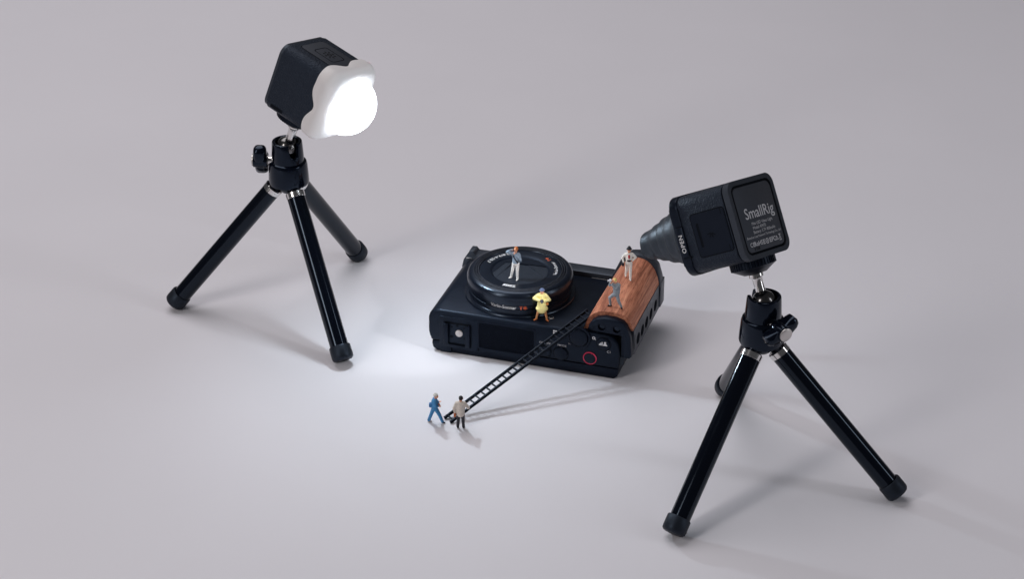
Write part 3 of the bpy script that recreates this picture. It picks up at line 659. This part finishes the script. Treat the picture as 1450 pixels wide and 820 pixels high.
def figure(name, label, f, base, props=(), lift=0.0):
    me = f.mesh(); zmin = min(v.co.z for v in me.vertices)
    t = thing(name, label, 'figurine', base, None, 'miniature painted figures')
    o = bpy.data.objects.new('body', me); C.objects.link(o); o.parent = t; o.location.z = -zmin+lift*S
    for nm, bm, col in props:
        p = obj(nm, bm, paint(col, .4), t); p.location.z = -zmin+lift*S
    return t
def px(x, y, z):                    # photo pixel -> point on the horizontal plane at height z
    fw = Vector((0, math.cos(PITCH), -math.sin(PITCH))); r = Vector((1, 0, 0)); u = r.cross(fw); c = -fw*DIST
    d = fw + r*(x-725)/3000 - u*(y-352)/3000
    return c + d*((z-c.z)/d.z)

# 1: man in a blue-grey jacket filming from the lens cover
J, W_, DK = (144, 160, 178), (242, 238, 236), (48, 52, 62)
f = Fig()
leg(f, (-.2, .5, 9.6), (-1.0, .4, 5.2), (-1.8, 1.2, .9), (-.7, -.5), W_, W_); leg(f, (1.6, -.5, 9.6), (1.5, -.9, 5.2), (1.6, -1.2, .9), (-.4, -.8), W_, W_)
f.cap((.7, 0, 9.6), (.7, 0, 11.0), 1.75, 1.7, W_).cap((.7, 0, 10.6), (.8, .1, 13.6), 1.85, 2.0, J).cap((-.3, .3, 14.7), (1.9, -.2, 14.7), 1.35, 1.35, J).ell((.8, 0, 14), (2.2, 1.6, 2.2), J)
f.cap((-.7, -1.3, 14.6), (1.7, -1.7, 10.8), .45, .5, DK)
f.cap((.8, 0, 15.6), (.6, -.1, 16.8), .62, .6, SKIN)
head(f, (.7, -.2, 18.0), (-.86, -.5, .05), (196, 112, 58))
arm(f, (-.9, .2, 15.0), (-4.0, .2, 16.3), (-2.0, -.7, 17.9), J, hd=(1, -.2, .3))
arm(f, (2.5, -.5, 14.9), (3.3, -1.4, 12.0), (.2, -1.9, 15.9), J, hd=(-.5, 0, .9))
f.ell((3.0, .3, 10.6), (.9, .8, 1.2), (78, 92, 112))
cm = box((-1.35, -.85, 18.0), (1.5, 1.0, 1.1), .15); rod((-2.0, -1.0, 18.0), (-2.9, -1.3, 18.0), .42, seg=12, bm=cm)
figure('figurine', 'miniature man in blue-grey jacket and white trousers filming from the lens cover', f, B2W((40.2, 23.6, 38.15)), [('camcorder', cm, (120, 126, 138))])
# 2: yellow raincoat
Yc, LG = (255, 240, 164), (226, 158, 108)
f = Fig()
leg(f, (-.9, .1, 9.2), (-1.9, .1, 5.0), (-2.9, .4, .9), (-.75, -.65), LG, (206, 120, 70), (.95, .7, .5)); leg(f, (.9, -.1, 9.2), (1.9, -.2, 5.0), (2.7, -.4, .9), (.5, -.85), LG, (206, 120, 70), (.95, .7, .5))
f.cap((0, 0, 7.0), (0, .1, 13.6), 2.75, 1.9, Yc).ell((0, 0, 7.0), (3.1, 2.4, 1.0), Yc).ell((-.9, -.3, 7.4), (2.3, 2.2, 1.5), Yc).ell((1.2, -.2, 7.2), (2.1, 2.1, 1.6), Yc).cap((-1.2, .1, 14.9), (1.2, .1, 14.9), 1.4, 1.4, Yc).ell((0, .1, 13.8), (2.3, 1.7, 2.3), Yc)
f.cap((0, .1, 15.6), (0, -.1, 16.6), .7, .65, SKIN)
head(f, (.1, -.3, 17.7), (.1, -.96, -.35), None, hat=(96, 108, 140)); f.ell((.2, .1, 18.1), (1.15, 1.2, 1.1), (96, 108, 140))
arm(f, (-1.9, .1, 15.0), (-4.0, -.6, 13.6), (-1.4, -2.4, 13.2), Yc, (1.05, .95, .75), hd=(1, -.1, 0)); arm(f, (1.9, .1, 15.0), (3.9, -.6, 12.6), (1.2, -2.4, 12.9), Yc, (1.05, .95, .75), hd=(-1, -.1, .1))
f.ell((2.9, -.6, 10.1), (.7, .7, .9), (226, 150, 90))
cm = box((0, -2.8, 13.2), (1.7, 1.1, 1.2), .15); rod((0, -3.2, 13.0), (0, -4.2, 12.7), .48, seg=12, bm=cm)
figure('figurine', 'miniature figure in a yellow raincoat holding a camera at its chest', f, B2W((61.0, 5.6, H+.02)), [('little_camera', cm, (70, 74, 92))])
# 3: white suit walking on the wood
Wh = (242, 238, 232)
f = Fig()
leg(f, (-.8, .3, 9.6), (-1.0, .9, 5.4), (-1.3, 2.2, 1.6), (-.1, -.9), Wh, Wh); leg(f, (.8, -.2, 9.6), (.9, -.8, 5.2), (1.0, -1.1, .9), (.1, -.95), Wh, Wh)
f.cap((-.4, .1, 9.6), (.4, .1, 9.6), 1.55, 1.55, Wh).cap((0, .1, 10.2), (0, .2, 13.4), 1.6, 1.9, Wh).cap((-1.1, .2, 14.6), (1.1, .2, 14.6), 1.25, 1.25, Wh)
f.ell((0, -1.35, 13.9), (.55, .6, 1.35), (188, 34, 44)).ell((0, -1.2, 11.7), (1.15, .8, .7), (38, 36, 44))
f.cap((0, .2, 15.4), (0, 0, 16.5), .65, .6, SKIN)
head(f, (0, -.1, 17.6), (-.1, -.99, 0), (40, 34, 34), hat=(28, 28, 36)); f.ell((0, 0, 18.9), (.95, .95, .9), (28, 28, 36))
arm(f, (-1.8, .2, 14.8), (-3.4, .4, 12.6), (-2.9, -.6, 10.6), Wh, hd=(0, -.1, -1)); arm(f, (1.8, .2, 14.8), (3.6, .6, 12.8), (1.8, -.6, 11.4), Wh, hd=(-.9, -.4, 0))
bg_ = box((-3.1, -.8, 9.4), (1.3, 2.0, 1.6), .25); rod((-3.1, -.8, 10.0), (-3.1, -.8, 10.9), .2, seg=8, bm=bg_)
WF1 = B2W((99.8, 36.4, 41.3))
figure('figurine', 'miniature figure in white with a black hat and red scarf walking on the wooden grip', f, WF1, [('black_bag', bg_, (34, 34, 44))])
# 4: grey suit, half crouching with a camera
Gs = (140, 148, 156)
f = Fig()
leg(f, (.2, .3, 7.6), (-2.4, -.1, 5.6), (-1.9, .8, .9), (-.95, -.15), Gs, (40, 38, 44)); leg(f, (1.4, -.5, 7.4), (2.2, -1.4, 4.0), (3.7, -1.5, .9), (.2, -.9), Gs, (40, 38, 44))
f.cap((.8, 0, 7.8), (1.2, 0, 9.0), 1.75, 1.7, Gs).cap((1.1, 0, 8.6), (.9, .2, 12.0), 1.8, 1.9, Gs).cap((-.2, .3, 13.0), (1.8, -.1, 12.9), 1.3, 1.3, Gs).ell((1.2, 0, 11.0), (1.9, 1.6, 2.2), Gs)
f.cap((.6, .1, 13.8), (.1, 0, 14.8), .65, .6, SKIN)
head(f, (-.3, -.2, 15.7), (-.93, -.35, .1), (232, 206, 128))
arm(f, (-.8, .5, 13.2), (-2.6, .6, 12.6), (-2.2, -.1, 15.0), Gs, hd=(.1, -.1, 1)); arm(f, (2.2, -.5, 13.0), (.4, -2.0, 11.6), (-1.7, -1.1, 14.2), Gs, hd=(-.4, .2, .9))
cm = box((-2.3, -.6, 16.0), (1.0, 1.7, 1.1), .15); rod((-2.6, -.8, 16.0), (-3.7, -1.1, 16.1), .5, seg=12, bm=cm)
WF2 = B2W((99.4, 9.2, 38.7))
figure('figurine', 'fair-haired miniature man in a grey suit crouching on the wooden grip to take a picture', f, WF2, [('little_camera', cm, (214, 214, 222))])
# 5: blue overalls striding to the ladder
Bl, Gr = (62, 132, 184), (190, 186, 182)
f = Fig()
leg(f, (-.3, .6, 8.6), (-1.6, .7, 4.9), (-3.0, .9, 1.0), (.9, -.1), Bl, (176, 172, 170), (1.2, .95, .8)); leg(f, (.6, -.5, 8.6), (2.4, -.5, 5.0), (3.9, -.5, .9), (.85, -.4), Bl, (36, 36, 44), (1.2, .95, .8))
f.cap((.1, 0, 8.7), (.1, 0, 9.5), 1.65, 1.65, Bl).cap((.1, 0, 9.0), (.2, .1, 12.4), 1.7, 1.8, Bl).cap((.2, 1.0, 13.4), (.3, -1.0, 13.4), 1.2, 1.2, Bl).ell((.1, 0, 12.2), (1.7, 2.0, 2.2), Bl)
f.cap((.4, 0, 14.0), (.7, 0, 15.0), .65, .6, SKIN)
head(f, (.9, 0, 15.9), (.9, -.35, -.1), Gr); f.ell((.6, 0, 16.5), (1.25, 1.25, .8), (222, 218, 212))
arm(f, (.1, 1.6, 13.4), (.9, 1.7, 10.9), (2.2, .6, 11.9), Bl, hd=(1, -.2, .4)); arm(f, (.2, -1.7, 13.4), (.7, -2.1, 10.8), (2.0, -1.2, 10.4), Bl, hd=(1, .2, -.1))
f.ell((2.2, -.4, 10.6), (.75, .8, 1.0), (176, 116, 96))
bpk = box((-1.9, .1, 10.4), (1.8, 2.2, 2.4), .6, 3)
pb = (px(606, 597, 0)+px(627, 600, 0))/2
figure('figurine', 'white-capped miniature worker in blue overalls striding beside the foot of the ladder', f, pb+Vector((-.3, 0, 0)), [('backpack', bpk, (54, 118, 172))])
# 6: beige jacket, seen from behind
Be, Tr = (214, 204, 194), (44, 44, 52)
f = Fig()
leg(f, (-.9, 0, 9.4), (-1.2, .1, 5.1), (-1.5, .1, .9), (-.25, .9), Tr, (30, 30, 36), (1.15, .9, .75)); leg(f, (.9, 0, 9.4), (1.2, .1, 5.1), (1.4, .1, .9), (.25, .9), Tr, (30, 30, 36), (1.15, .9, .75))
f.cap((-.4, 0, 9.3), (.4, 0, 9.3), 1.55, 1.55, Tr).cap((0, 0, 8.9), (0, 0, 13.6), 2.1, 2.1, Be).cap((-1.3, 0, 14.6), (1.3, 0, 14.6), 1.35, 1.35, Be).ell((0, 0, 12.4), (2.4, 1.7, 3.6), Be)
f.cap((0, 0, 15.4), (.1, .1, 16.6), .65, .6, SKIN)
head(f, (.3, .3, 17.6), (.3, .95, 0), (30, 26, 28)); f.ell((.2, 0, 17.8), (1.1, 1.0, 1.25), (30, 26, 28))
arm(f, (-1.9, 0, 14.8), (-3.3, -.2, 11.9), (-2.9, .3, 9.4), Be, (1.05, .85, .65), hd=(0, .2, -1)); arm(f, (1.9, 0, 14.8), (3.9, .2, 12.0), (2.6, 1.6, 13.0), Be, (1.05, .85, .65), hd=(-.5, .8, .2))
bg_ = box((-2.9, .1, 7.8), (1.2, 1.9, 1.8), .3)
pb = (px(647.5, 606.5, 0)+px(657.5, 606.5, 0))/2
figure('figurine', 'black-haired miniature person in beige jacket and dark trousers facing the ladder', f, pb, [('brown_bag', bg_, (176, 98, 54))])
